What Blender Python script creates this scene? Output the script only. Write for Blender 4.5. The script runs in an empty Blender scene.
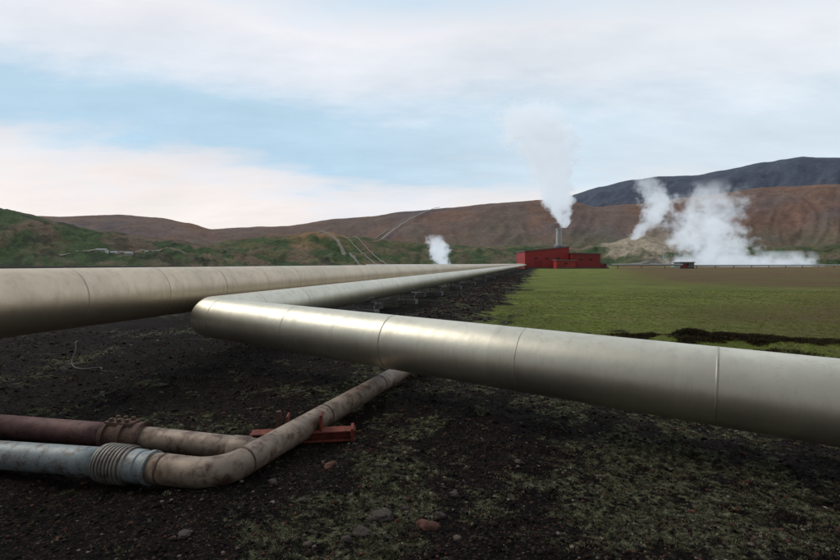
import bpy, bmesh, math, random
import numpy as np
from mathutils import Vector, noise, Matrix
random.seed(7); np.random.seed(7)
F=467.0; HZ=264.0; CH=2.3
scn=bpy.context.scene
def P(px,py,Y):
    return Vector(((px-420)/F*Y, Y, CH+(HZ-py)/F*Y))
def sm(a,b,x):
    t=min(1,max(0,(x-a)/(b-a))); return t*t*(3-2*t)
def interp(pts,x):
    if x<=pts[0][0]: return pts[0][1]
    for (a,b),(c,d) in zip(pts,pts[1:]):
        if x<=c:
            t=(x-a)/(c-a); t=t*t*(3-2*t)*0.5+t*0.5
            return b+(d-b)*t
    return pts[-1][1]
def nz(x,y,z=0.0): return noise.noise(Vector((x,y,z)))
def fbm(x,y,z=0.0,o=4):
    s=0;a=1.0
    for i in range(o):
        s+=a*nz(x,y,z); x*=2.03;y*=2.03;z+=7.1;a*=.5
    return s

# ------------------------------------------------ materials
def newmat(name):
    m=bpy.data.materials.new(name); m.use_nodes=True
    nt=m.node_tree
    return m,nt,nt.nodes['Principled BSDF'],nt.nodes['Material Output']
def N(nt,t,**k):
    n=nt.nodes.new(t)
    for a,b in k.items(): setattr(n,a,b)
    return n
def noise_n(nt,vec,scale,detail=6,rough=.6):
    n=N(nt,'ShaderNodeTexNoise'); n.inputs['Scale'].default_value=scale
    n.inputs['Detail'].default_value=detail; n.inputs['Roughness'].default_value=rough
    nt.links.new(vec,n.inputs['Vector']); return n.outputs['Fac']
def ramp(nt,fac,stops):
    r=N(nt,'ShaderNodeValToRGB'); e=r.color_ramp.elements
    while len(e)<len(stops): e.new(.5)
    for i,(p,c) in enumerate(stops):
        e[i].position=p; e[i].color=(c[0],c[1],c[2],1) if hasattr(c,'__len__') else (c,c,c,1)
    nt.links.new(fac,r.inputs['Fac']); return r.outputs['Color']
def mix(nt,fac,a,b,blend='MIX'):
    m=N(nt,'ShaderNodeMix',data_type='RGBA',blend_type=blend)
    for sock,v in ((m.inputs[0],fac),(m.inputs[6],a),(m.inputs[7],b)):
        if isinstance(v,(int,float)): sock.default_value=v
        elif isinstance(v,tuple): sock.default_value=(v[0],v[1],v[2],1)
        else: nt.links.new(v,sock)
    return m.outputs[2]
def math_n(nt,op,a,b=None,c=None,clamp=False):
    m=N(nt,'ShaderNodeMath',operation=op,use_clamp=clamp)
    for i,v in enumerate((a,b,c)):
        if v is None: continue
        if isinstance(v,(int,float)): m.inputs[i].default_value=v
        else: nt.links.new(v,m.inputs[i])
    return m.outputs[0]
def bump(nt,h,strength,dist,bs,prev=None):
    b=N(nt,'ShaderNodeBump'); b.inputs['Strength'].default_value=strength
    b.inputs['Distance'].default_value=dist
    nt.links.new(h,b.inputs['Height'])
    if prev: nt.links.new(prev,b.inputs['Normal'])
    nt.links.new(b.outputs['Normal'],bs.inputs['Normal']); return b.outputs['Normal']
def objco(nt): return N(nt,'ShaderNodeTexCoord').outputs['Object']

def mat_generic(name,col,rough=.6,metal=0,var=.25,scale=3,dark=None,bstr=.1,bdist=.01,dthr=(.5,.65)):
    m,nt,bs,_=newmat(name); co=objco(nt)
    n1=noise_n(nt,co,scale); 
    base=mix(nt,ramp(nt,n1,[(.3,0.0),(.7,1.0)]),tuple(c*(1-var) for c in col),tuple(min(1,c*(1+var)) for c in col))
    if dark:
        n2=noise_n(nt,co,scale*2.3,8,.7)
        base=mix(nt,ramp(nt,n2,[(dthr[0],0.0),(dthr[1],1.0)]),base,dark)
    nt.links.new(base,bs.inputs['Base Color'])
    bs.inputs['Roughness'].default_value=rough; bs.inputs['Metallic'].default_value=metal
    bump(nt,noise_n(nt,co,scale*8),bstr,bdist,bs)
    return m
def mat_cladding(name,col):
    m,nt,bs,_=newmat(name); co=objco(nt)
    at=N(nt,'ShaderNodeAttribute',attribute_name='tone')
    n1=noise_n(nt,co,1.3,5,.6)
    base=mix(nt,ramp(nt,n1,[(.3,0.0),(.7,1.0)]),tuple(c*.88 for c in col),tuple(c*1.06 for c in col))
    mp=N(nt,'ShaderNodeMapping'); mp.inputs['Scale'].default_value=(3,3,.6); nt.links.new(co,mp.inputs['Vector'])
    n2=noise_n(nt,mp.outputs[0],2.2,8,.7)
    base=mix(nt,math_n(nt,'MULTIPLY',ramp(nt,n2,[(.50,0.0),(.75,1.0)]),.4),base,tuple(c*.5 for c in col))
    sp=noise_n(nt,co,60,2,.5)
    base=mix(nt,math_n(nt,'MULTIPLY',ramp(nt,sp,[(.66,0.0),(.74,1.0)]),.3),base,(.12,.1,.07))
    base=mix(nt,1.0,base,at.outputs['Color'],'MULTIPLY')
    nt.links.new(base,bs.inputs['Base Color'])
    bs.inputs['Metallic'].default_value=.9
    r=math_n(nt,'MULTIPLY_ADD',n2,.25,.33); nt.links.new(r,bs.inputs['Roughness'])
    bump(nt,noise_n(nt,co,1.6,3),.2,.03,bs)
    return m
M_cladA=mat_cladding('cladding_beige',(.66,.55,.41))
M_cladB=mat_cladding('cladding_pale',(.72,.685,.565))
M_bandA=mat_generic('joint_band_beige',(.46,.39,.30),.55,.9,.12,5)
M_bandB=mat_generic('joint_band_pale',(.50,.475,.395),.55,.9,.12,5)
M_conc=mat_generic('concrete',(.17,.16,.15),.9,0,.25,4,(.07,.062,.056))
M_galv=mat_generic('galvanised_steel',(.22,.225,.225),.6,.5,.2,6,(.12,.08,.06),dthr=(.55,.7))
M_bellow=mat_generic('dull_grey_bellows_steel',(.24,.225,.20),.6,.4,.25,5,(.1,.065,.045),.25,dthr=(.5,.68))
M_cable=mat_generic('grey_cable',(.16,.16,.155),.7,0,.2,6)
M_bluepipe=mat_generic('blue_grey_steel',(.27,.305,.31),.55,.3,.25,4,(.12,.09,.07),.2,dthr=(.48,.66))
M_beige=mat_generic('weathered_beige_steel',(.29,.225,.17),.58,.25,.3,3,(.10,.055,.038),.25,dthr=(.47,.64))
M_rustpipe=mat_generic('purple_brown_rust',(.13,.062,.055),.65,.2,.35,5,(.05,.025,.022),.4)
M_rust=mat_generic('dark_rust',(.11,.06,.042),.8,.1,.4,8,(.04,.025,.02),.6)
M_redrust=mat_generic('red_oxide_steel',(.19,.04,.022),.8,.1,.35,7,(.06,.022,.016),.5)

# ------------------------------------------------ mesh helpers
def link(o): scn.collection.objects.link(o); return o
def mesh_obj(name,verts,faces,mat,parent=None,smooth=True):
    me=bpy.data.meshes.new(name); me.from_pydata([tuple(v) for v in verts],[],faces)
    me.update()
    if smooth: me.polygons.foreach_set('use_smooth',[True]*len(me.polygons))
    if mat: me.materials.append(mat)
    o=link(bpy.data.objects.new(name,me))
    if parent:
        o.parent=parent; o.matrix_parent_inverse=Matrix.Translation(-parent.location)
    return o
def empty(name,loc,label,cat,group=None):
    e=link(bpy.data.objects.new(name,None)); e.location=loc; e.empty_display_size=.2
    e['label']=label; e['category']=cat
    if group: e['group']=group
    return e
def tag(o,label,cat,group=None):
    o['label']=label;o['category']=cat
    if group:o['group']=group
def round_path(pts,R,seg=14):
    pts=[Vector(p) for p in pts]; out=[pts[0]]
    for a,b,c in zip(pts,pts[1:],pts[2:]):
        d1=(a-b).normalized(); d2=(c-b).normalized()
        ang=d1.angle(d2); t=R/math.tan(ang/2)
        p1=b+d1*t; p2=b+d2*t
        cen=b+(d1+d2).normalized()*(R/math.sin(ang/2))
        v1=p1-cen; v2=p2-cen; tot=v1.angle(v2)
        for i in range(seg+1):
            s=i/seg
            v=(v1*math.sin((1-s)*tot)+v2*math.sin(s*tot))/math.sin(tot)
            out.append(cen+v)
    out.append(pts[-1]); return out
def resample(pts,step):
    out=[pts[0]]
    for a,b in zip(pts,pts[1:]):
        L=(b-a).length; n=max(1,int(L/step))
        for i in range(1,n+1): out.append(a.lerp(b,i/n))
    return out
def sweep(pts,rad,seg=48,caps=True,mitre=False):
    V=[];Fc=[];n=len(pts)
    for i,p in enumerate(pts):
        ta=(pts[min(i+1,n-1)]-p); tb=(p-pts[max(i-1,0)])
        if mitre and 0<i<n-1:
            ta.normalize(); tb.normalize(); t=(ta+tb).normalized(); k_=1/max(.5,t.dot(ta))
        else:
            t=(pts[min(i+1,n-1)]-pts[max(i-1,0)]).normalized(); k_=1
        s=t.cross(Vector((0,0,1))); 
        if s.length<.01: s=Vector((1,0,0))
        s.normalize(); u=s.cross(t)
        r=rad[i] if hasattr(rad,'__len__') else rad
        for k in range(seg):
            a=2*math.pi*k/seg
            V.append(p+(s*math.cos(a)*k_+u*math.sin(a))*r)
    for i in range(n-1):
        for k in range(seg):
            k2=(k+1)%seg
            Fc.append((i*seg+k,i*seg+k2,(i+1)*seg+k2,(i+1)*seg+k))
    if caps:
        Fc.append(tuple(range(seg))[::-1]); Fc.append(tuple((n-1)*seg+k for k in range(seg)))
    return V,[f[::-1] for f in Fc]
def add_tone(o,seg,arcl,spacing,amp,off=0):
    me=o.data; ca=me.color_attributes.new('tone','FLOAT_COLOR','CORNER')
    rnd={}
    cols=np.ones((len(me.loops),4),dtype=np.float32)
    for p in me.polygons:
        rr=min(v//seg for v in p.vertices)
        k=int((arcl[rr]+1e-3-off)//spacing)
        if k not in rnd: rnd[k]=1+random.uniform(-amp,amp*.6)
        c=rnd[k]
        for l in p.loop_indices: cols[l,:3]=(c,c,c)
    ca.data.foreach_set('color',cols.ravel())
def box(name,lo,hi,mat,parent=None,bev=.0):
    bm=bmesh.new(); bmesh.ops.create_cube(bm,size=1)
    lo=Vector(lo);hi=Vector(hi)
    for v in bm.verts: v.co=Vector(((lo[i]+hi[i])/2+v.co[i]*(hi[i]-lo[i]) for i in range(3)))
    if bev>0: bmesh.ops.bevel(bm,geom=bm.edges[:],offset=bev,segments=2,affect='EDGES',profile=.5)
    me=bpy.data.meshes.new(name); bm.to_mesh(me); bm.free()
    me.materials.append(mat)
    o=link(bpy.data.objects.new(name,me))
    if parent:
        o.parent=parent; o.matrix_parent_inverse=Matrix.Translation(-parent.location)
    return o
def arclen(pts):
    a=[0]
    for p,q in zip(pts,pts[1:]): a.append(a[-1]+(q-p).length)
    return a
def at_len(pts,al,L):
    for i in range(len(al)-1):
        if al[i+1]>=L:
            t=(L-al[i])/max(1e-6,al[i+1]-al[i]); return pts[i].lerp(pts[i+1],t),(pts[i+1]-pts[i]).normalized()
    return pts[-1],(pts[-1]-pts[-2]).normalized()

# ------------------------------------------------ ground
def xg(Y): return .26*Y-2.2
MX,MY=8.7,13.3
def mound(x,y):
    w=1.25 if y>MY-.12*(x-MX) else 1.0
    return ((x-MX)/3.5)**2+((y-MY+.16*(x-MX))/w)**2
def gh(x,y):
    r=math.hypot(x,y)
    f=1/(1+(r/45)**2)
    h=.11*nz(x*.7,y*.7)+.06*nz(x*2.3,y*2.3,3)
    if r<30: h+=.034*nz(x*6,y*6,5)*(1-r/30)+.016*nz(x*17,y*17,9)*(1-r/30)
    h*=f
    d=mound(x,y)
    if d<5: h+=.24*math.exp(-d)*(1+.7*nz(x*1.7,y*1.7))
    d=(x-(.26*y-4.2))/1.2
    if 12<y<200: h+=.22*math.exp(-d*d)*(1+.8*nz(x*.8,y*.5,8))*min(1,(y-12)/6)
    return h
def meadow(x,y):
    n=nz(x*.35,y*.35,2)*1.2+nz(x*1.3,y*1.3,4)*.8
    a=sm(-1.1,1.3,x-xg(y)+n*min(2.2,.6+y*.03))
    b=sm(-.9,1.2,y-(12.6-.25*max(0,x-3))+n*.8)
    h=math.exp(-mound(x,y)*.9)
    return a*b*(1-sm(.25,.65,h+.4*n))
def moss(x,y):
    n=fbm(x*.55,y*.55,11,3)+.6*nz(x*2.6,y*2.6,6)
    zone=.10+.32*sm(-2,1.5,x)
    if y>9 and x<-1: zone-=.05
    zone-=.30*sm(4.0,2.6,y)
    zone-=.28*sm(-1.2,-3.5,x)*sm(7,5,y)
    return sm(-.1,.75,n*.95+zone)
angs=np.radians(np.linspace(-100,100,640)); 
rs=np.concatenate([[.15],np.geomspace(.6,6000,480)])
V=[];C=[]
for r in rs:
    for a in angs:
        x=r*math.sin(a);y=r*math.cos(a)
        V.append((x,y,gh(x,y)))
        m=meadow(x,y) if y>5 else 0
        if r<60: ms=moss(x,y)
        else: ms=.35
        ol=0
        if y>14: ol=sm(-.05,.65,fbm(x*.02,y*.04,20,4)*.8+sm(24,100,y)*.9-.12+.35*sm(.5,.95,x/y))*sm(0,16,x-xg(y)-y*.14)
        C.append((m,ms,ol,1))
na=len(angs)
Fs=[(i*na+k,i*na+k+1,(i+1)*na+k+1,(i+1)*na+k) for i in range(len(rs)-1) for k in range(na-1)]
m,nt,bs,_=newmat('volcanic_ground'); co=objco(nt)
at=N(nt,'ShaderNodeAttribute',attribute_name='mask'); sep=N(nt,'ShaderNodeSeparateColor'); nt.links.new(at.outputs['Color'],sep.inputs[0])
n1=noise_n(nt,co,2.2,10,.7); n2=noise_n(nt,co,14,8,.7); n5=noise_n(nt,co,5,9,.72)
vor=N(nt,'ShaderNodeTexVoronoi'); vor.inputs['Scale'].default_value=22; nt.links.new(co,vor.inputs['Vector'])
vor2=N(nt,'ShaderNodeTexVoronoi'); vor2.inputs['Scale'].default_value=62; nt.links.new(co,vor2.inputs['Vector'])
soil=ramp(nt,n2,[(.34,(.002,.002,.002)),(.5,(.009,.007,.006)),(.62,(.026,.018,.014)),(.74,(.08,.056,.045))])
soil=mix(nt,ramp(nt,n1,[(.48,0.0),(.66,.5)]),soil,(.022,.011,.009))
sepv=N(nt,'ShaderNodeSeparateColor'); nt.links.new(vor2.outputs['Color'],sepv.inputs[0])
soil=mix(nt,ramp(nt,sepv.outputs[0],[(.82,0.0),(.98,.55)]),soil,(.14,.095,.075))
sepw=N(nt,'ShaderNodeSeparateColor'); nt.links.new(vor.outputs['Color'],sepw.inputs[0])
soil=mix(nt,ramp(nt,sepw.outputs[1],[(.0,.65),(.5,0.0)]),soil,(.003,.0025,.002))
mossc=ramp(nt,n2,[(.32,(.008,.010,.005)),(.44,(.046,.050,.025)),(.54,(.125,.128,.07)),(.66,(.29,.28,.18))])
mf=math_n(nt,'ADD',sep.outputs[1],math_n(nt,'MULTIPLY_ADD',n2,2.0,-1.15))
mf=math_n(nt,'ADD',mf,math_n(nt,'MULTIPLY_ADD',n5,4.6,-2.38))
c=mix(nt,ramp(nt,mf,[(.42,0.0),(.95,.92)]),soil,mossc)
nm=noise_n(nt,co,.16,8,.7); nm2=noise_n(nt,co,3.5,6,.75); nm3=noise_n(nt,co,.5,9,.72)
grass=ramp(nt,nm,[(.3,(.12,.145,.038)),(.45,(.175,.215,.045)),(.56,(.235,.285,.06)),(.7,(.285,.265,.10))])
grass=mix(nt,ramp(nt,nm3,[(.46,0.0),(.64,.6)]),grass,(.225,.185,.08))
grass=mix(nt,1.0,grass,ramp(nt,nm2,[(.25,.5),(.75,1.3)]),'MULTIPLY')
mp=N(nt,'ShaderNodeMapping'); mp.inputs['Scale'].default_value=(.02,.09,1); nt.links.new(co,mp.inputs['Vector'])
nf=noise_n(nt,mp.outputs[0],1.5,8,.7)
olive=ramp(nt,nf,[(.35,(.15,.09,.048)),(.47,(.18,.145,.06)),(.56,(.17,.10,.06)),(.7,(.22,.20,.08))])
grass=mix(nt,sep.outputs[2],grass,olive)
gf=math_n(nt,'ADD',sep.outputs[0],math_n(nt,'MULTIPLY_ADD',nm2,1.6,-.8))
c=mix(nt,ramp(nt,gf,[(.35,0.0),(.66,1.0)]),c,grass)
nt.links.new(c,bs.inputs['Base Color']); bs.inputs['Roughness'].default_value=.95
bs.inputs['Specular IOR Level'].default_value=.12
h=math_n(nt,'ADD',math_n(nt,'MULTIPLY',vor.outputs['Distance'],-.6),math_n(nt,'ADD',n2,n5))
b1=bump(nt,h,1.0,.09,bs); bump(nt,math_n(nt,'MULTIPLY',vor2.outputs['Distance'],-1),.7,.018,bs,b1)
M_ground=m
g=mesh_obj('ground',V,Fs,M_ground); g['kind']='structure'
ca=g.data.color_attributes.new('mask','FLOAT_COLOR','POINT'); ca.data.foreach_set('color',np.array(C,dtype=np.float32).ravel())

# ------------------------------------------------ hills
def hillmat(name,s,bd,k=1.0):
    m,nt,bs,_=newmat(name); co=objco(nt)
    at=N(nt,'ShaderNodeAttribute',attribute_name='tint')
    a=noise_n(nt,co,.012*s,12,.62); b=noise_n(nt,co,.09*s,10,.75)
    c=mix(nt,1.0,at.outputs['Color'],ramp(nt,a,[(.34,1-.25*k),(.66,1+.2*k)]),'MULTIPLY')
    c=mix(nt,1.0,c,ramp(nt,b,[(.34,1-.5*k),(.66,1+.42*k)]),'MULTIPLY')
    nt.links.new(c,bs.inputs['Base Color']); bs.inputs['Roughness'].default_value=1
    bs.inputs['Specular IOR Level'].default_value=.1
    bump(nt,math_n(nt,'ADD',a,math_n(nt,'MULTIPLY',b,.45)),.8,bd,bs)
    return m
hills={}
def hill(name,prof,Yr,Y0,Yb,colf,seed,gully,mat,nu=900,nv=110,gf=40):
    us=np.linspace((-420-420)/F,(1300-420)/F,nu)
    def hz(u,Y):
        px=u*F+420
        if Y>Yb or Y<Y0: return -6,0
        zr=CH+(HZ-interp(prof,px))/F*Yr
        w=nz(u*6,seed*3.1,Y/Yr*2)*.06
        if Y<=Yr:
            t=(Y-Y0)/(Yr-Y0)
            t2=max(0,min(1,t+w*(1-t)*t*4)); s=.35*t2**1.5+.65*(t2*t2*(3-2*t2))
        else:
            t=(Y-Yr)/(Yb-Yr); s=1-t*t*(3-2*t); t2=1
        g1=1-abs(nz(u*gf*.6+nz(u*7,t2*3,seed)*2.2+t2*1.2,t2*2.0,seed))*2
        g2=1-abs(nz(u*gf*1.9+nz(u*20,t2*8,seed)*1.2-t2*2,t2*5,seed+4))*2
        env=math.sin(math.pi*min(1,t2*.93))
        dz=(g1*.6+g2*.3-.47)*gully*env+fbm(u*12,t2*4.5,seed+9,6)*gully*.9*min(1,env+.06)
        return -6+(zr+6)*s+dz, t2
    Ys=list(np.linspace(Y0,Yr,nv))+list(np.linspace(Yr,Yb,10))[1:]
    V=[];C=[]
    for Y in Ys:
        for u in us:
            z,t=hz(u,Y); V.append((u*Y,Y,z)); C.append((*colf(u*F+420,t,u,Y,z),1))
    Fs=[(i*nu+k,i*nu+k+1,(i+1)*nu+k+1,(i+1)*nu+k) for i in range(len(Ys)-1) for k in range(nu-1)]
    o=mesh_obj(name,V,Fs,mat); o['kind']='structure'
    ca=o.data.color_attributes.new('tint','FLOAT_COLOR','POINT'); ca.data.foreach_set('color',np.array(C,dtype=np.float32).ravel())
    hills[name]=lambda x,y:hz(x/y,y)[0]
    return o
def L3(a,b,t):
    t=min(1,max(0,t)); return tuple(p+(q-p)*t for p,q in zip(a,b))
BR=(.19,.128,.098); RU=(.225,.125,.08); DK=(.078,.093,.13); GR=(.068,.10,.045); OL=(.14,.135,.07); OR=(.38,.22,.12); TAN=(.40,.34,.25)
HAZE=(.21,.25,.32)  # blue-grey distance haze, mixed into the far hill colours
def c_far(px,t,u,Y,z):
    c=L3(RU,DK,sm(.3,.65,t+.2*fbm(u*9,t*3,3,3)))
    return L3(c,HAZE,.22)
def c_mid(px,t,u,Y,z):
    n=fbm(u*9,t*3.5,5,4)
    c=L3(BR,RU,sm(-.2,.6,n+.5*sm(560,700,px)))
    c=L3(c,DK,.4*sm(.1,.7,fbm(u*5-t*1.5,t*3,31,3)+.1))
    c=L3(c,OL,sm(.55,.2,t+.2*n)*.75)
    c=L3(c,OR,.2*sm(.2,.6,fbm(u*14+t*3,t*6,77,3))*(.3+.7*sm(580,680,px)))
    c=L3(c,TAN,.5*sm(.3,.8,1.1*math.exp(-((px-648)/36)**2-((t-.22)/.28)**2)+.4*n))
    return L3(c,HAZE,.10)
def c_left(px,t,u,Y,z):
    n=fbm(u*12,t*4,8,5)
    c=L3(GR,BR,.75*sm(-.1,.5,n+.3*(t-.5)+.25*sm(60,160,px)))
    c=L3(c,(.03,.037,.026),.65*sm(.05,.4,fbm(u*18,t*8,14,5)))
    return c
def c_near(px,t,u,Y,z):
    n=fbm(u*14,t*5,18,5)
    c=L3(GR,BR,.75*sm(-.15,.4,n+.1*(t-.5)))
    c=L3(c,OL,sm(.0,.5,fbm(u*22,t*6,25,3)))
    c=L3(c,OR,.8*math.exp(-((px-318)/30)**2)*sm(.5,.85,t+.3*n))
    c=L3(c,TAN,sm(.2,.8,1.2*math.exp(-((px-642)/42)**2-((t-.75)/.4)**2)+.45*n))
    return c
HM=hillmat('hillside_far',.6,12,.5); HM2=hillmat('hillside_mid',1,9,.65); HM3=hillmat('hillside_near',2.2,5)
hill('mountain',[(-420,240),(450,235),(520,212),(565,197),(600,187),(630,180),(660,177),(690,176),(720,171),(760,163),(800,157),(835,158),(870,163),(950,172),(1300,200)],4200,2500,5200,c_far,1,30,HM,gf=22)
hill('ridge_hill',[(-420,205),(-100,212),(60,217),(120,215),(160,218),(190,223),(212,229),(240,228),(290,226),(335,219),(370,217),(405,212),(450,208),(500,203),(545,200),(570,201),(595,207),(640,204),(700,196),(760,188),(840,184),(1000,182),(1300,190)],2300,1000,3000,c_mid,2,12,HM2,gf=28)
hill('green_hill',[(-420,190),(-60,200),(0,209),(30,214),(60,222),(100,231),(160,239),(220,247),(300,255),(400,262),(520,268),(1300,270)],950,420,1300,c_left,3,10,HM3,gf=40)
hill('foothill',[(-420,262),(140,262),(190,250),(235,240),(280,236),(320,232),(350,236),(400,241),(440,246),(500,246),(560,247),(600,244),(640,236),(680,241),(740,249),(800,246),(900,244),(1300,250)],1000,520,1300,c_near,4,9,HM3,gf=46)

def terrain_z(x,y):
    return max([0]+[h(x,y) for h in hills.values()]) if y>400 else gh(x,y)

# ------------------------------------------------ roads/tracks on hills
M_track=mat_generic('gravel_track',(.20,.175,.145),.95,0,.2,.2,bdist=.1)
def drape(name,pts,w,hn,mat):
    pts=resample([Vector(p).to_3d() for p in pts],9)
    V=[];Fc=[]
    for i,p in enumerate(pts):
        t=(pts[min(i+1,len(pts)-1)]-pts[max(0,i-1)]).normalized(); s=Vector((t.y,-t.x,0))
        for k in (-1,-.5,0,.5,1):
            q=p+s*w*k; V.append((q.x,q.y,hn(q.x,q.y)+.5))
        if i: 
            a=(i-1)*5
            for k in range(4): Fc.append((a+k,a+k+1,a+6+k,a+5+k))
    o=mesh_obj(name,V,Fc,mat); o['kind']='structure'; return o
def ux(px,Y): return ((px-420)/F*Y,Y,0)
drape('hillside_road',[ux(60,600),ux(95,640),ux(120,670),ux(150,700),ux(185,690)],3.5,lambda x,y:terrain_z(x,y),M_track)
drape('hillside_road',[ux(350,1300),ux(368,1500),ux(390,1750),ux(412,1990),ux(436,2200)],4,lambda x,y:terrain_z(x,y)+1,M_track)
drape('hillside_road',[ux(366,560),ux(352,700),ux(338,850),ux(326,960)],3,lambda x,y:terrain_z(x,y),M_track)
drape('gravel_road',[ux(600,540),ux(630,600),ux(660,640),ux(700,650),ux(780,600)],6,lambda x,y:terrain_z(x,y),M_track)

# ------------------------------------------------ main pipelines
def pipeline(name,pts,R,mat,label,first,spacing,limit,bandm):
    path=pts
    dense=[path[0]]
    for a,b in zip(path,path[1:]):
        L=(b-a).length
        n=max(1,int(round(L/ (spacing/2 if L>spacing else 99))))
        for i in range(1,n+1): dense.append(a.lerp(b,i/n))
    al=arclen(dense)
    e=empty(name,(pts[0].x,pts[0].y,0),label,'pipeline')
    V,Fc=sweep(dense,R,72,mitre=True)
    o=mesh_obj('pipe_cladding',V,Fc,mat,e); add_tone(o,72,al,spacing,.06,first)
    o.data.polygons[-1].use_smooth=False; o.data.polygons[-2].use_smooth=False
    try: o.data.set_sharp_from_angle(angle=math.radians(13))
    except Exception: pass
    L=first; i=0
    while L<min(al[-1],limit):
        if L>0.1:
            p,d=at_len(dense,al,L)
            w=.012 if i%2 else .018
            prof=[(-w,R-.002),(-w+.004,R+.0014),(0,R+.0018),(.003,R+.003),(.006,R+.0018),(w-.004,R+.0014),(w,R-.002)]
            V,Fc=sweep([p+d*a for a,_ in prof],[r for _,r in prof],72,caps=False)
            b=mesh_obj('joint_band',V,Fc,bandm,e)
        L+=spacing; i+=1
    return e,dense,al
dA=Vector((.26,1,0))
A0=Vector((-8.9,0,1.64))
ptsA=[A0+dA*-4,A0+dA*236]
ptsA[1].z=1.9
eA,denA,alA=pipeline('insulated_pipeline',ptsA,.57,M_cladA,'large beige metal-clad steam pipeline running straight to the red plant',(8.72+4)*1.033-1.95*6,1.95,60,M_bandA)
BE=Vector((-4.93,10.78,1.08)); BS=Vector((14.0,-1.2,.60))
ptsB=round_path([BS,BE,(-7.75+.26*236,236,1.75)],.30,1)
LB=(Vector((-4.5,10.5,0))-Vector((14.0,-1.2,0))).length
eB,denB,alB=pipeline('insulated_pipeline',ptsB,.46,M_cladB,'pale metal-clad steam pipeline with a sharp elbow bend',LB-9.45-2.33*4,2.33,80,M_bandB)

def support(x,y,bottom,w,d,label,r):
    gz=gh(x,y)
    e=empty('pipe_support',(x,y,gz),label,'pipe support','concrete and steel supports under the pipelines')
    side=Vector((d.y,-d.x,0)).normalized()
    def lb(name,a,b,c,mat,bev=.015):
        o=box(name,(-a[1]+a[0],-b,c[0]),(a[1]+a[0],b,c[1]),mat,None,bev)
        o.parent=e; o.rotation_euler=(0,0,math.atan2(side.y,side.x))
        return o
    top=bottom-gz
    lb('footing',(0,w*.75),.35,(-.3,.28),M_conc,.03)
    lb('post',(-w*.5,.06),.08,(.28,top-.14),M_galv)
    lb('post',(w*.5,.06),.08,(.28,top-.14),M_galv)
    lb('crossbeam',(0,w*.68),.1,(top-.14,top-.02),M_galv)
    V=[];Fc=[];n=12
    for i in range(n+1):
        a=math.radians(-145+110*i/n)
        for rr in (r+.004,r+.035):
            for yy in (-.14,.14): V.append((rr*math.cos(a),yy,top+r+rr*math.sin(a)))
    for i in range(n):
        k=i*4
        for q in ((0,1,5,4),(2,6,7,3),(0,4,6,2),(1,3,7,5)): Fc.append(tuple(k+j for j in q))
    Fc+= [(0,2,3,1),(n*4,n*4+1,n*4+3,n*4+2)]
    o=mesh_obj('saddle',V,Fc,M_galv,None,False); o.parent=e; o.rotation_euler=(0,0,math.atan2(side.y,side.x))
Ys=[5,15.3,24,33,42,52,63,76,90,106,124,145,170,200]
for Y in Ys:
    support(-8.9+.26*Y,Y,1.64+.26*(Y+4)/240-.57,.95,dA,'grey steel trestle on a concrete footing under the beige pipeline',.57)
zb=lambda Y:1.08+(1.75-1.08)*(Y-10.78)/(236-10.78)
for Y in [14.2,20.5,27,34,42,51,61,73,88,104,122,143,168,198]:
    support(-7.75+.26*Y,Y,zb(Y)-.46,.75,dA,'grey steel trestle on a concrete footing under the pale pipeline',.46)
dBf=Vector(((BS-BE).x,(BS-BE).y,0)).normalized()
pp=BE.lerp(BS,.72)
support(pp.x,pp.y,pp.z-.46,.75,dBf,'grey steel trestle on a concrete footing under the pale pipeline',.46)

# ------------------------------------------------ small ground pipes
def lathe(name,a,b,prof,mat,parent,seg=40,caps=True):
    a=Vector(a);b=Vector(b);d=(b-a)
    V,Fc=sweep([a+d*t for t,_ in prof],[r for _,r in prof],seg,caps); 
    o=mesh_obj(name,V,Fc,mat,parent)
    try: o.data.set_sharp_from_angle(angle=math.radians(40))
    except Exception: pass
    return o
def on(px,py,z=.2):
    s=(py-HZ)/F; Y=(CH-z)/s; return Vector(((px-420)/F*Y,Y,z))
e=empty('condensate_pipe',(-4.5,5,0),'weathered steel pipe with ribbed bellows and sharp elbow on gravel','pipe')
p0=on(0,458); p1=on(100,465); pc=Vector((-1.99,4.57,.2)); 
p0=p0+(p0-p1)*1.6
d01=(pc-p1).normalized(); 
pB0=p1; pB1=p1+d01*.36; pB2=p1+d01*.62
V,Fc=sweep(resample([p0,pB0],.3),.148,40); mesh_obj('steel_pipe',V,Fc,M_bluepipe,e)['label']='blue-grey painted steel pipe length'
prof=[(0,.15),(0,.19),(.06,.19),(.06,.16)]
n=7
for i in range(n):
    t=.08+.84*i/n; dt=.84/n
    prof+=[(t+dt*.1,.162),(t+dt*.3,.2),(t+dt*.7,.2),(t+dt*.9,.162)]
prof+=[(.94,.16),(.94,.185),(1,.185),(1,.15)]
lathe('bellows',pB0,pB1,prof,M_bellow,e)
lathe('collar',pB1,pB2,[(0,.15),(.05,.168),(.45,.168),(.5,.155),(.8,.155),(.82,.172),(.98,.172),(1,.15)],M_bluepipe,e)
pe=Vector((-.44,8.85,.2)); pe2=pe+(pe-pc).normalized()*4.0
path=round_path([pB2,pc,pe2],.36,14)
V,Fc=sweep(resample(path,.35),.15,40); mesh_obj('steel_pipe',V,Fc,M_beige,e)['label']='beige weathered pipe length with elbow'
pal=arclen(path)
for L in (.12,1.0,2.6,4.4):
    q,d=at_len(path,pal,L)
    lathe('weld_ring',q-d*.014,q+d*.014,[(0,.151),(.2,.156),(.8,.156),(1,.151)],M_rust,e,40,False)
e2=empty('rusty_pipe',(-4.5,5.7,0),'purple-brown rusty pipe with clamp valve joining another pipe','pipe')
r0=on(0,430); r1=on(105,437); r2=on(252,453)
d=(r2-r0).normalized(); r00=r0-d*4
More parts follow.
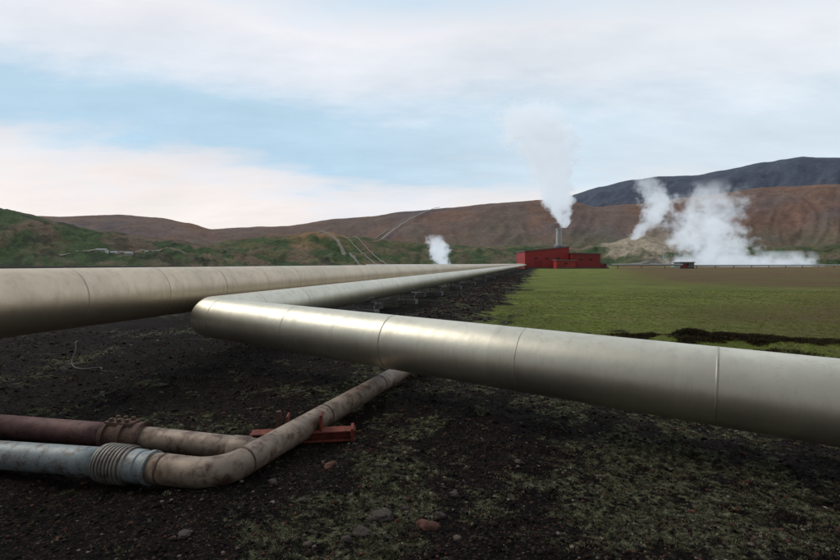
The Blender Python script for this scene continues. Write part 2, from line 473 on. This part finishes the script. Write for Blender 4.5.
V,Fc=sweep(resample([r00,r1],.3),.142,40); mesh_obj('steel_pipe',V,Fc,M_rustpipe,e2)['label']='purple-brown rusted pipe length'
ra=r1; rb=r1+d*.5
V,Fc=sweep(resample([rb,r2+d*.02],.3),.135,40); mesh_obj('steel_pipe',V,Fc,M_beige,e2)['label']='pale weathered pipe length'
lathe('pipe_clamp',ra,rb,[(0,.14),(0,.19),(.12,.19),(.12,.165),(.45,.165),(.45,.195),(.6,.195),(.6,.17),(.86,.165),(.86,.185),(1,.185),(1,.13)],M_rust,e2)
q=ra+d*.18
side=Vector((-d.y,d.x,0))
bm=bmesh.new()
for s in (-.09,.02,.13):
    for k in (-.05,.05):
        c=q+d*s+side*k+Vector((0,0,.2))
        r=bmesh.ops.create_cone(bm,cap_ends=True,segments=6,radius1=.03,radius2=.026,depth=.06)
        bmesh.ops.translate(bm,verts=r['verts'],vec=c)
r=bmesh.ops.create_cube(bm,size=1)
for v in r['verts']: v.co=q+d*(v.co.x*.36+.02)+side*v.co.y*.17+Vector((0,0,.165+v.co.z*.05))
me=bpy.data.meshes.new('clamp_lug'); bm.to_mesh(me); bm.free(); me.materials.append(M_rust)
o=link(bpy.data.objects.new('clamp_lug',me)); o.parent=e2; o.matrix_parent_inverse=Matrix.Translation(-e2.location)
lathe('tee_collar',r2-d*.28,r2-d*.06,[(0,.137),(.1,.15),(.9,.15),(1,.137)],M_beige,e2,40,False)

sx=on(300,430); e3=empty('pipe_bracket',(sx.x,sx.y,0),'dull red steel bracket holding a small pipe above gravel','bracket')
ss=Vector((1,0.12,0)).normalized()
def obx(name,cen,hx,hy,hz_,mat,par,rot=0,bev=.006):
    o=box(name,(-hx,-hy,-hz_),(hx,hy,hz_),mat,None,bev); o.location=Vector(cen)-par.location; o.rotation_euler=(0,0,rot); o.parent=par; return o
ra_=math.atan2(ss.y,ss.x)
c0=Vector((sx.x+.02,sx.y+.05,.1))
obx('lower_flange',c0+Vector((0,0,-.07)),.66,.1,.012,M_redrust,e3,ra_)
obx('web',c0+Vector((0,0,-.01)),.66,.014,.047,M_redrust,e3,ra_,.002)
obx('upper_flange',c0+Vector((0,0,.045)),.66,.1,.01,M_redrust,e3,ra_)
obx('guide_plate',c0+ss*-.2+Vector((0,0,.16)),.014,.09,.105,M_redrust,e3,ra_)
obx('guide_plate',c0+ss*.22+Vector((0,0,.16)),.014,.09,.105,M_redrust,e3,ra_)
obx('stub_post',c0+ss*-.32+Vector((0,.02,.18)),.03,.03,.13,M_rust,e3,ra_)
obx('end_plate',c0+ss*.62+Vector((0,.0,.0)),.02,.12,.085,M_redrust,e3,ra_)

pts=[Vector(p) for p in ((-7.75,10.9,.06),(-7.85,10.7,.42),(-7.78,10.5,.55),(-7.68,10.35,.38),(-7.66,10.2,.18),(-7.5,10.05,.07),(-7.2,9.95,.05),(-6.95,10.05,.06),(-6.8,9.9,.05))]
sp=[]
for i in range(len(pts)-1):
    a=pts[max(0,i-1)];b=pts[i];c_=pts[i+1];dq=pts[min(len(pts)-1,i+2)]
    for k in range(8):
        t=k/8; sp.append(.5*((2*b)+(c_-a)*t+(2*a-5*b+4*c_-dq)*t*t+(3*b-a-3*c_+dq)*t**3))
V,Fc=sweep(sp,.009,8); o=mesh_obj('cable',V,Fc,M_cable); tag(o,'thin grey cable curling on the dark ground','cable')

# ------------------------------------------------ rocks, gravel, moss
def rock_mesh(rnd,size,sub=2):
    bm=bmesh.new(); bmesh.ops.create_icosphere(bm,subdivisions=sub,radius=1)
    s=Vector((rnd.random()*9,rnd.random()*9,rnd.random()*9)); sc=Vector((rnd.uniform(.8,1.4),rnd.uniform(.6,1.1),rnd.uniform(.4,.75)))
    for v in bm.verts:
        k=1+.45*noise.noise(v.co*1.2+s)+.3*noise.noise(v.co*2.6+s)+.12*noise.noise(v.co*7+s)
        v.co=Vector((v.co[i]*sc[i]*k*size for i in range(3)))
    return bm
M_rockred=mat_generic('reddish_scoria',(.15,.065,.045),.95,0,.4,14,(.045,.022,.018),.9,.02)
M_rockgrey=mat_generic('grey_lava_stone',(.085,.066,.054),.95,0,.4,14,(.025,.02,.018),.9,.02)
rnd=random.Random(3)
rocks=[(380,523,.085,0),(426,534,.07,1),(330,470,.055,1),(405,515,.04,0),(270,490,.04,0),(345,545,.05,0),(300,505,.04,0),(455,500,.035,0),(520,470,.04,0),(180,545,.045,0),(300,395,.06,0),(160,390,.05,0),(350,385,.06,0),(230,375,.06,0),(362,540,.06,0),(440,522,.05,0)]
for px,py,s,red in rocks:
    q=on(px,py,0); bm=rock_mesh(rnd,s*1.1,3)
    me=bpy.data.meshes.new('rock'); bm.to_mesh(me); bm.free(); me.materials.append(M_rockred if red else M_rockgrey)
    me.polygons.foreach_set('use_smooth',[True]*len(me.polygons))
    o=link(bpy.data.objects.new('rock',me)); o.location=(q.x,q.y,gh(q.x,q.y)+s*.12); o.rotation_euler=(0,0,rnd.random()*6)
    tag(o,'reddish-brown volcanic rock on dark gravel' if red else 'dark brown volcanic rock on dark mossy gravel','rock','loose rocks on the ground')
protos=[]
for i in range(12):
    bm=rock_mesh(rnd,1,1); protos.append((np.array([v.co[:] for v in bm.verts]),np.array([[v.index for v in f.verts] for f in bm.faces]))); bm.free()
def scatter(name,n,protos,place,mat):
    VV=[];FF=[];CC=[];off=0;cnt=0;tries=0
    while cnt<n and tries<n*12:
        tries+=1
        r=place()
        if r is None: continue
        x,y,z,s,col=r
        pv,pf=protos[random.randrange(len(protos))]
        a=random.random()*6.283; ca_,sa=math.cos(a),math.sin(a)
        v=pv*s; v2=np.stack([v[:,0]*ca_-v[:,1]*sa+x,v[:,0]*sa+v[:,1]*ca_+y,v[:,2]+z],1)
        VV.append(v2);FF.append(pf+off);off+=len(pv);CC.append(np.tile(np.array([*col,1.0]),(len(pv),1)));cnt+=1
    V=np.concatenate(VV);Fa=np.concatenate(FF);C=np.concatenate(CC).astype(np.float32)
    me=bpy.data.meshes.new(name); me.vertices.add(len(V)); me.vertices.foreach_set('co',V.ravel().astype(np.float32))
    k=Fa.shape[1]; me.loops.add(Fa.size); me.loops.foreach_set('vertex_index',Fa.ravel().astype(np.int32))
    me.polygons.add(len(Fa)); me.polygons.foreach_set('loop_start',np.arange(0,Fa.size,k,dtype=np.int32))
    me.update(calc_edges=True); me.validate()
    c=me.color_attributes.new('tint','FLOAT_COLOR','POINT'); c.data.foreach_set('color',C.ravel())
    me.materials.append(mat); o=link(bpy.data.objects.new(name,me)); o['kind']='stuff'; return o
def tintmat(name,rough,bscale=30):
    m,nt,bs,out=newmat(name); co=objco(nt); at=N(nt,'ShaderNodeAttribute',attribute_name='tint')
    n=noise_n(nt,co,bscale,5,.7)
    c=mix(nt,1.0,at.outputs['Color'],ramp(nt,n,[(.3,.6),(.7,1.4)]),'MULTIPLY')
    nt.links.new(c,bs.inputs['Base Color']); bs.inputs['Roughness'].default_value=rough; bs.inputs['Specular IOR Level'].default_value=.1
    return m
M_gravel=tintmat('lava_gravel',.95); M_leaf=tintmat('moss_leaf',.9)
def pl_gravel():
    r=1.6*math.exp(random.random()*2.5); a=math.radians(random.uniform(-52,52)); x=r*math.sin(a); y=r*math.cos(a)
    if y>6 and meadow(x,y)>.3: return None
    s=.005+.013*random.random()**3+.0012*r
    if random.random()<.05: s*=2
    t=random.random()
    col=(.010,.008,.007) if t<.55 else ((.036,.025,.02) if t<.82 else ((.075,.032,.023) if t<.95 else (.15,.12,.10)))
    k=random.uniform(.5,1.4)
    return x,y,gh(x,y)+s*.05,s,tuple(c*k for c in col)
scatter('gravel',30000,protos,pl_gravel,M_gravel)
def pl_bench():
    y=random.uniform(14,90); x=.26*y-4.2+random.gauss(0,1.3)
    if meadow(x,y)>.4: return None
    s=.03+.09*random.random()**3
    k=random.uniform(.5,1.4); c=random.choice([(.04,.024,.02),(.06,.032,.026),(.02,.016,.014)])
    return x,y,gh(x,y)+s*.15,s,tuple(v*k for v in c)
scatter('rubble',3500,protos,pl_bench,M_gravel)
lp=[]
for i in range(14):
    vs=[];fs=[]
    for k in range(22):
        a=random.random()*6.28; rr=random.random()**.6; bx=math.cos(a)*rr; by=math.sin(a)*rr; h=random.uniform(.12,.6)*(1.1-rr*.6)
        a2=random.random()*6.28; w=random.uniform(.05,.12)
        tx=bx+math.cos(a)*.5*random.random(); ty=by+math.sin(a)*.5*random.random()
        j=len(vs); vs+=[(bx+math.cos(a2)*w,by+math.sin(a2)*w,-.1),(bx-math.cos(a2)*w,by-math.sin(a2)*w,-.1),(tx,ty,h)]; fs.append((j,j+1,j+2))
    lp.append((np.array(vs),np.array(fs)))
def pl_moss():
    r=1.8*math.exp(random.random()*2.2); a=math.radians(random.uniform(-50,52)); x=r*math.sin(a); y=r*math.cos(a)
    if y>6 and meadow(x,y)>.5: return None
    m_=moss(x,y)+1.5*nz(x*3.2,y*3.2,3)
    if random.random()>m_*1.1-.35: return None
    s=random.uniform(.010,.034)+.0015*r
    k=random.uniform(.55,1.4); c=random.choice([(.045,.05,.022),(.105,.11,.058),(.26,.25,.165),(.17,.17,.10),(.11,.085,.055)])
    return x,y,gh(x,y),s,tuple(v*k for v in c)
scatter('moss',20000,lp,pl_moss,M_leaf)
def pl_grass():
    y=10+30*random.random()**1.6; x=random.uniform(xg(y)-1.2,y*1.05)
    if meadow(x,y)<.2+.5*random.random(): return None
    s=random.uniform(.03,.07)+.0008*y
    n=nz(x*.15,y*.15,2); k=random.uniform(.75,1.2)*(1+.4*n); c=random.choice([(.18,.22,.05),(.23,.28,.065),(.27,.24,.10)])
    return x,y,gh(x,y),s,tuple(v*k for v in c)
scatter('meadow_grass',16000,lp,pl_grass,M_leaf)
def pl_heath():
    x=random.gauss(MX,2.5);y=random.gauss(MY-.16*(x-MX),.85)
    if meadow(x,y)>.6: return None
    s=random.uniform(.06,.15);k=random.uniform(.4,1.3); c=random.choice([(.045,.028,.018),(.075,.05,.028),(.045,.045,.02)])
    return x,y,gh(x,y),s,tuple(v*k for v in c)
scatter('heather',3600,lp,pl_heath,M_leaf)

# ------------------------------------------------ plant
def corrug(name,col):
    m,nt,bs,_=newmat(name); co=objco(nt)
    w=N(nt,'ShaderNodeTexWave'); w.inputs['Scale'].default_value=.8; w.bands_direction='X'; nt.links.new(co,w.inputs['Vector'])
    n=noise_n(nt,co,.3,6); c=mix(nt,n,tuple(v*.75 for v in col),tuple(v*1.15 for v in col))
    nt.links.new(c,bs.inputs['Base Color']); bs.inputs['Roughness'].default_value=.5
    bump(nt,w.outputs['Fac'],.6,.1,bs); return m
M_red=corrug('red_corrugated_cladding',(.50,.055,.055)); M_dred=corrug('dark_red_cladding',(.36,.042,.045))
M_roof=mat_generic('grey_roofing',(.2,.2,.21),.6,.2,.15,.3)
M_win=mat_generic('dark_glass',(.03,.03,.035),.3,0,.1,.5)
M_white=mat_generic('white_paint',(.6,.6,.58),.5,0,.08,1)
M_pale=mat_generic('pale_pipe_metal',(.5,.51,.5),.5,.3,.1,1)
M_dull=mat_generic('dull_grey_pipe',(.25,.24,.22),.6,.3,.1,1)
def hall(name,x0,x1,y0,y1,hL,hR,mat,label,nwin,door=True):
    e=empty(name,((x0+x1)/2,y0,0),label,'industrial building')
    V=[(x0,y0,-.5),(x1,y0,-.5),(x1,y1,-.5),(x0,y1,-.5),(x0,y0,hL),(x1,y0,hR),(x1,y1,hR),(x0,y1,hL)]
    mesh_obj('wall',V,[(0,1,5,4),(1,2,6,5),(2,3,7,6),(3,0,4,7)],mat,e,False)
    o=.4; V=[(x0-o,y0-o,hL+.003),(x1+o,y0-o,hR+.003),(x1+o,y1+o,hR+.003),(x0-o,y1+o,hL+.003)]
    V+=[(a,b,c+.45) for a,b,c in V]
    mesh_obj('roof',V,[(3,2,1,0),(4,5,6,7),(0,1,5,4),(1,2,6,5),(2,3,7,6),(3,0,4,7)],M_roof,e,False)
    box('plinth',(x0-.1,y0-.12,-.5),(x1+.1,y0-.003,.6),M_conc,e)
    step=(x1-x0)/(nwin+1)
    for i in range(nwin):
        cx=x0+step*(i+1)
        w=box('window',(cx-.7,y0-.1,hL*.55),(cx+.7,y0-.02,hL*.55+.8),M_win,e)
        fr=box('frame',(cx-.8,y0-.06,hL*.55-.1),(cx+.8,y0-.004,hL*.55+.9),M_dred,w); fr.matrix_parent_inverse=Matrix.Translation((0,0,0)); fr.parent=w
    if door:
        cx=x0+(x1-x0)*.3
        box('door',(cx-1.8,y0-.09,0),(cx+1.8,y0-.004,4 if hL>6 else 2.2),M_dred,e)
    return e
YB=235
hall('power_plant_building',52.8,75,YB,YB+20,8.6,10.8,M_red,'tall red corrugated power plant hall with grey roof',3)
hall('power_plant_building',75.3,89.5,YB-3,YB+12,7.6,7.2,M_dred,'lower dark red annex beside the power plant hall',2)
hall('power_plant_building',66,75.2,YB-9,YB-4,4.0,3.8,M_red,'small low red annex in front of the plant',1)
e=empty('steam_stack',(71.5,YB+6,10),'grey cylindrical steam stack on the plant roof','chimney')
lathe('stack_barrel',(71.5,YB+6,10),(71.5,YB+6,20.5),[(0,1.8),(.05,1.8),(.06,1.5),(.92,1.35),(.93,1.55),(1,1.55)],M_pale,e)
lathe('stack_base',(71.5,YB+6,9.8),(71.5,YB+6,12.2),[(0,2.6),(.7,2.6),(1,1.9)],M_roof,e)
M_shed=mat_generic('grey_green_cladding',(.2,.24,.22),.6,0,.1,.5)
hall('utility_shed',131,138,YB,YB+6,2.9,2.9,M_shed,'small grey-green utility shed beside a pale pipe',1)
hall('utility_shed',91,95,YB,YB+4,2.6,2.6,M_white,'small white utility shed beside the red plant',1)
def far_pipe(pts,R,label,sup=True,M=None):
    pts=[Vector(p) for p in pts]
    e=empty('surface_pipeline',(pts[0].x,pts[0].y,pts[0].z-1),label,'pipeline')
    V,Fc=sweep(pts,R,16); mesh_obj('pipe_cladding',V,Fc,M or M_pale,e)
    if sup:
        al=arclen(pts);L=3
        while L<al[-1]:
            q,d=at_len(pts,al,L); box('post',(q.x-.15,q.y-.15,q.z-R-2.2),(q.x+.15,q.y+.15,q.z-R),M_galv,e); L+=12
far_pipe([(95,YB-4,1.9),(131,YB-2,1.9)],.5,'pale horizontal pipe on posts between plant and shed')
far_pipe([(138,YB+2,1.5),(240,YB+30,1.6)],.4,'pale low pipe on posts crossing the meadow')
far_pipe([(-30,260,1.6),(51,YB-3,1.8)],.5,'pale pipeline leading across grass to the red plant')
def hp(px0,Y0,px1,Y1,n=40,up=2.0,win=9):
    out=[]
    for i in range(n+1):
        px=px0+(px1-px0)*i/n; Y=Y0+(Y1-Y0)*i/n; x=(px-420)/F*Y
        out.append([x,Y,terrain_z(x,Y)])
    zs=[o[2] for o in out]
    for i,o in enumerate(out):
        a=max(0,i-win);b=min(n,i+win); k=min(i-a,b-i)
        o[2]=max(sum(zs[i-k:i+k+1])/(2*k+1),zs[i])*.6+.4*sum(zs[i-k:i+k+1])/(2*k+1)+up
    return out
far_pipe(hp(380,545,342,940),.5,'grey pipeline descending the green foothill',False,M_dull)
far_pipe(hp(388,545,353,940),.5,'grey pipeline descending the green foothill',False,M_dull)
far_pipe(hp(362,1250,440,2240,up=8),1.2,'long grey pipeline climbing the brown ridge',False,M_pale)
for px,Y,w in ((100,640,7),(113,650,4),(128,655,5),(150,665,8),(322,900,5)):
    x=(px-420)/F*Y; z=terrain_z(x,Y)
    e=empty('farm_building',(x,Y,z),'small white building with pitched roof on a hillside','building','small white hillside buildings')
    V=[(x-w,Y,z-3),(x+w,Y,z-3),(x+w,Y+8,z-3),(x-w,Y+8,z-3),(x-w,Y,z+2.6),(x+w,Y,z+2.6),(x+w,Y+8,z+2.6),(x-w,Y+8,z+2.6),(x-w,Y+4,z+4.2),(x+w,Y+4,z+4.2)]
    mesh_obj('wall',V,[(0,1,5,4),(1,2,6,9,5),(2,3,7,6),(3,0,4,8,7)],M_white,e,False)
    o=.5;V=[(x-w-o,Y-o,z+2.4),(x+w+o,Y-o,z+2.4),(x+w+o,Y+4,z+4.3),(x-w-o,Y+4,z+4.3),(x+w+o,Y+8+o,z+2.4),(x-w-o,Y+8+o,z+2.4)]
    mesh_obj('roof',V,[(0,1,2,3),(3,2,4,5)],M_roof,e,False)

# ------------------------------------------------ steam volumes
def steam(label,Y,cl,depthscale,dens,nscale,glow,seed=0,soft=1.0,bias=0.0,topfade=(.45,.85,.35)):
    b=P(cl[0][1],cl[0][0],Y); H=(cl[0][0]-cl[-1][0])/F*Y
    base=Vector((b.x,Y,b.z))
    pts=[((cl[0][0]-py)/F*Y,(px-cl[0][1])/F*Y,r/F*Y) for py,px,r in cl]
    zs=[p[0] for p in pts]; Rm=max(p[2] for p in pts); Xm=max(abs(p[1]) for p in pts)+1e-3
    path=[];rad=[]
    n=26
    for i in range(n+1):
        z=H*i/n
        x=np.interp(z,zs,[p[1] for p in pts]); r=np.interp(z,zs,[p[2] for p in pts])
        path.append((x,0,z)); rad.append(r*1.3)
    seg=28;V=[];Fc=[]
    for i,(p,r) in enumerate(zip(path,rad)):
        k=min(1,.35+.65*min(1,i/2)) if i<2 else (1 if i<n-1 else (.8 if i==n-1 else .45))
        for s in range(seg):
            a=6.28318*s/seg; V.append((p[0]+r*k*math.cos(a),r*k*math.sin(a)*depthscale,p[2]))
    for i in range(n):
        for s in range(seg): Fc.append((i*seg+s,i*seg+(s+1)%seg,(i+1)*seg+(s+1)%seg,(i+1)*seg+s))
    Fc.append(tuple(range(seg))[::-1]);Fc.append(tuple(n*seg+s for s in range(seg)))
    m=bpy.data.materials.new('steam'); m.use_nodes=True; nt=m.node_tree; nt.nodes.clear()
    out=N(nt,'ShaderNodeOutputMaterial'); pv=N(nt,'ShaderNodeVolumePrincipled'); nt.links.new(pv.outputs[0],out.inputs['Volume'])
    co=objco(nt)
    nw=N(nt,'ShaderNodeTexNoise'); nw.inputs['Scale'].default_value=nscale*.6; nw.inputs['Detail'].default_value=4; nt.links.new(co,nw.inputs['Vector'])
    va=N(nt,'ShaderNodeVectorMath',operation='SUBTRACT'); nt.links.new(nw.outputs['Color'],va.inputs[0]); va.inputs[1].default_value=(.5,.5,.5)
    vs=N(nt,'ShaderNodeVectorMath',operation='SCALE'); nt.links.new(va.outputs[0],vs.inputs[0]); vs.inputs['Scale'].default_value=Rm*1.0
    vv=N(nt,'ShaderNodeVectorMath',operation='ADD'); nt.links.new(co,vv.inputs[0]); nt.links.new(vs.outputs[0],vv.inputs[1])
    sx=N(nt,'ShaderNodeSeparateXYZ'); nt.links.new(vv.outputs[0],sx.inputs[0])
    s0=N(nt,'ShaderNodeSeparateXYZ'); nt.links.new(co,s0.inputs[0])
    tz=math_n(nt,'DIVIDE',s0.outputs[2],H,clamp=True)
    def curve(vals):
        fc=N(nt,'ShaderNodeFloatCurve'); cu=fc.mapping.curves[0]; cp=cu.points
        while len(cp)<len(vals): cp.new(.5,.5)
        for k,(a,bb) in enumerate(vals): cp[k].location=(a,bb); cp[k].handle_type='AUTO'
        fc.mapping.update(); nt.links.new(tz,fc.inputs['Value']); return fc.outputs[0]
    cx=math_n(nt,'MULTIPLY_ADD',curve([(p[0]/H,.5+.5*p[1]/Xm) for p in pts]),2*Xm,-Xm)
    R=math_n(nt,'MULTIPLY',curve([(p[0]/H,p[2]/Rm) for p in pts]),Rm)
    dx=math_n(nt,'SUBTRACT',sx.outputs[0],cx); dy=math_n(nt,'DIVIDE',sx.outputs[1],depthscale)
    dist=math_n(nt,'SQRT',math_n(nt,'ADD',math_n(nt,'MULTIPLY',dx,dx),math_n(nt,'MULTIPLY',dy,dy)))
    rr=math_n(nt,'DIVIDE',dist,R)
    n1=noise_n(nt,co,nscale,7,.64)
    v=math_n(nt,'SUBTRACT',math_n(nt,'MULTIPLY_ADD',n1,2.8*soft,.75+bias-1.4*soft),rr)
    v=math_n(nt,'MULTIPLY',v,2.5/soft,clamp=True)
    fade=ramp(nt,tz,[(0,1.0),(topfade[0],1.0),(topfade[1],topfade[2]),(1,0.0)])
    v=math_n(nt,'MULTIPLY',v,fade)
    nt.links.new(math_n(nt,'MULTIPLY',v,dens),pv.inputs['Density'])
    pv.inputs['Color'].default_value=(.94,.97,1,1); pv.inputs['Anisotropy'].default_value=0.1
    pv.inputs['Emission Color'].default_value=(.83,.915,1,1)
    nt.links.new(math_n(nt,'MULTIPLY',v,dens*glow),pv.inputs['Emission Strength'])  # added emission stands in for light scattered repeatedly inside the steam
    o=mesh_obj('steam_plume',V,Fc,m,None,True); o.location=base
    tag(o,label,'steam'); return o
steam('tall white steam plume rising from the plant stack',YB+6,[(228,563,7),(219,561,11),(205,557,14),(190,553,17),(170,550,22),(150,545,29),(132,535,34),(106,523,30)],1,.42,.17,.43,bias=.18,topfade=(.7,.88,.45))
steam('small white steam plume rising beside a pale pipeline',300,[(266,444,8),(258,440,11),(248,438,12),(234,433,9)],1,.32,.25,.42,bias=.1)
steam('white steam plume rising from a hillside vent',760,[(240,632,7),(228,643,13),(215,654,16),(200,657,19),(187,648,18),(174,640,14)],1,.08,.055,.42)
steam('broad drifting white steam cloud rising from ground vents',420,[(272,728,62),(262,724,58),(250,712,41),(230,704,40),(210,706,40),(192,712,31),(178,714,22)],.6,.085,.09,.42,soft=1.2,bias=.05,topfade=(.4,.8,.45))
steam('low white steam bank hugging the ground',430,[(272,785,42),(266,785,42),(260,785,40),(250,780,30)],.5,.09,.1,.42)

# ------------------------------------------------ world, sun, camera
w=bpy.data.worlds.new('World'); scn.world=w; w.use_nodes=True; nt=w.node_tree; nt.nodes.clear()
out=N(nt,'ShaderNodeOutputWorld'); bg=N(nt,'ShaderNodeBackground'); bg2=N(nt,'ShaderNodeBackground'); ms=N(nt,'ShaderNodeMixShader')
sky=N(nt,'ShaderNodeTexSky',sky_type='NISHITA'); sky.sun_disc=False
SE,SR=math.radians(45),math.radians(-75)
sky.sun_elevation=SE; sky.sun_rotation=SR
nt.links.new(sky.outputs[0],bg.inputs['Color']); bg.inputs['Strength'].default_value=.08
tc=N(nt,'ShaderNodeTexCoord').outputs['Generated']
sx=N(nt,'ShaderNodeSeparateXYZ'); nt.links.new(tc,sx.inputs[0])
zc=math_n(nt,'ADD',math_n(nt,'MAXIMUM',sx.outputs[2],0.0),.22)
cx=N(nt,'ShaderNodeCombineXYZ'); nt.links.new(math_n(nt,'DIVIDE',sx.outputs[0],zc),cx.inputs[0]); nt.links.new(math_n(nt,'DIVIDE',sx.outputs[1],zc),cx.inputs[1])
mp=N(nt,'ShaderNodeMapping'); mp.inputs['Rotation'].default_value=(0,0,math.radians(-28)); mp.inputs['Scale'].default_value=(.6,1.2,1); nt.links.new(cx.outputs[0],mp.inputs['Vector'])
n1=noise_n(nt,mp.outputs[0],.9,8,.55); n2=noise_n(nt,mp.outputs[0],2.4,10,.6)
el=math_n(nt,'ADD',sx.outputs[2],math_n(nt,'MULTIPLY',sx.outputs[0],.05))
el=math_n(nt,'ADD',el,math_n(nt,'MULTIPLY_ADD',n1,.30,-.15))
el=math_n(nt,'ADD',el,math_n(nt,'MULTIPLY_ADD',n2,.18,-.09))
cc=ramp(nt,el,[(0,(1.0,.94,.89)),(.10,(.97,.90,.88)),(.155,(.82,.84,.89)),(.205,(.50,.70,.86)),(.27,(.53,.72,.87)),(.33,(.78,.84,.92)),(.42,(.91,.91,.95)),(.52,(.61,.75,.88)),(.62,(.80,.85,.92)),(1,(.68,.74,.82))])
rt=ramp(nt,math_n(nt,'MULTIPLY_ADD',sx.outputs[0],.5,.5),[(.4,0.0),(.72,.5)])
rc=ramp(nt,sx.outputs[2],[(0,(1.0,.96,.93)),(.25,(.88,.91,.95)),(.5,(.76,.85,.93))])
cc=mix(nt,rt,cc,rc)
br=ramp(nt,n2,[(.3,.92),(.7,1.07)])
cc=mix(nt,1.0,cc,br,'MULTIPLY')
# unseen sky behind the camera is dimmed to darken the pipes' near sides
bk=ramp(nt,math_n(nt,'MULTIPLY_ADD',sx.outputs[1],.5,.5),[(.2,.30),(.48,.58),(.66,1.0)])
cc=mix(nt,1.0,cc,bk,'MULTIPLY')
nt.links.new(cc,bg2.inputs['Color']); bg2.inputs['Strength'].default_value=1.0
ms.inputs[0].default_value=.95
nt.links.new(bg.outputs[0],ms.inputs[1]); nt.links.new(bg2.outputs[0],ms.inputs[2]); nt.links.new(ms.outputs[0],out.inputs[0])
sl=bpy.data.lights.new('sun','SUN'); sl.energy=1.15; sl.angle=math.radians(25); sl.color=(1,.94,.86)
so=link(bpy.data.objects.new('sun',sl))
dirv=Vector((math.sin(SR)*math.cos(SE),math.cos(SR)*math.cos(SE),math.sin(SE)))
so.rotation_euler=dirv.to_track_quat('Z','Y').to_euler()
cam=bpy.data.cameras.new('camera'); cam.lens=20; cam.sensor_width=36; cam.clip_start=.05; cam.clip_end=20000
co_=link(bpy.data.objects.new('camera',cam)); co_.location=(0,0,CH)
co_.rotation_euler=(math.radians(90)-math.atan((280-HZ)/F),0,0)
scn.camera=co_
scn.view_settings.view_transform='Standard'
try: scn.view_settings.look='None'
except Exception: pass
print('done')
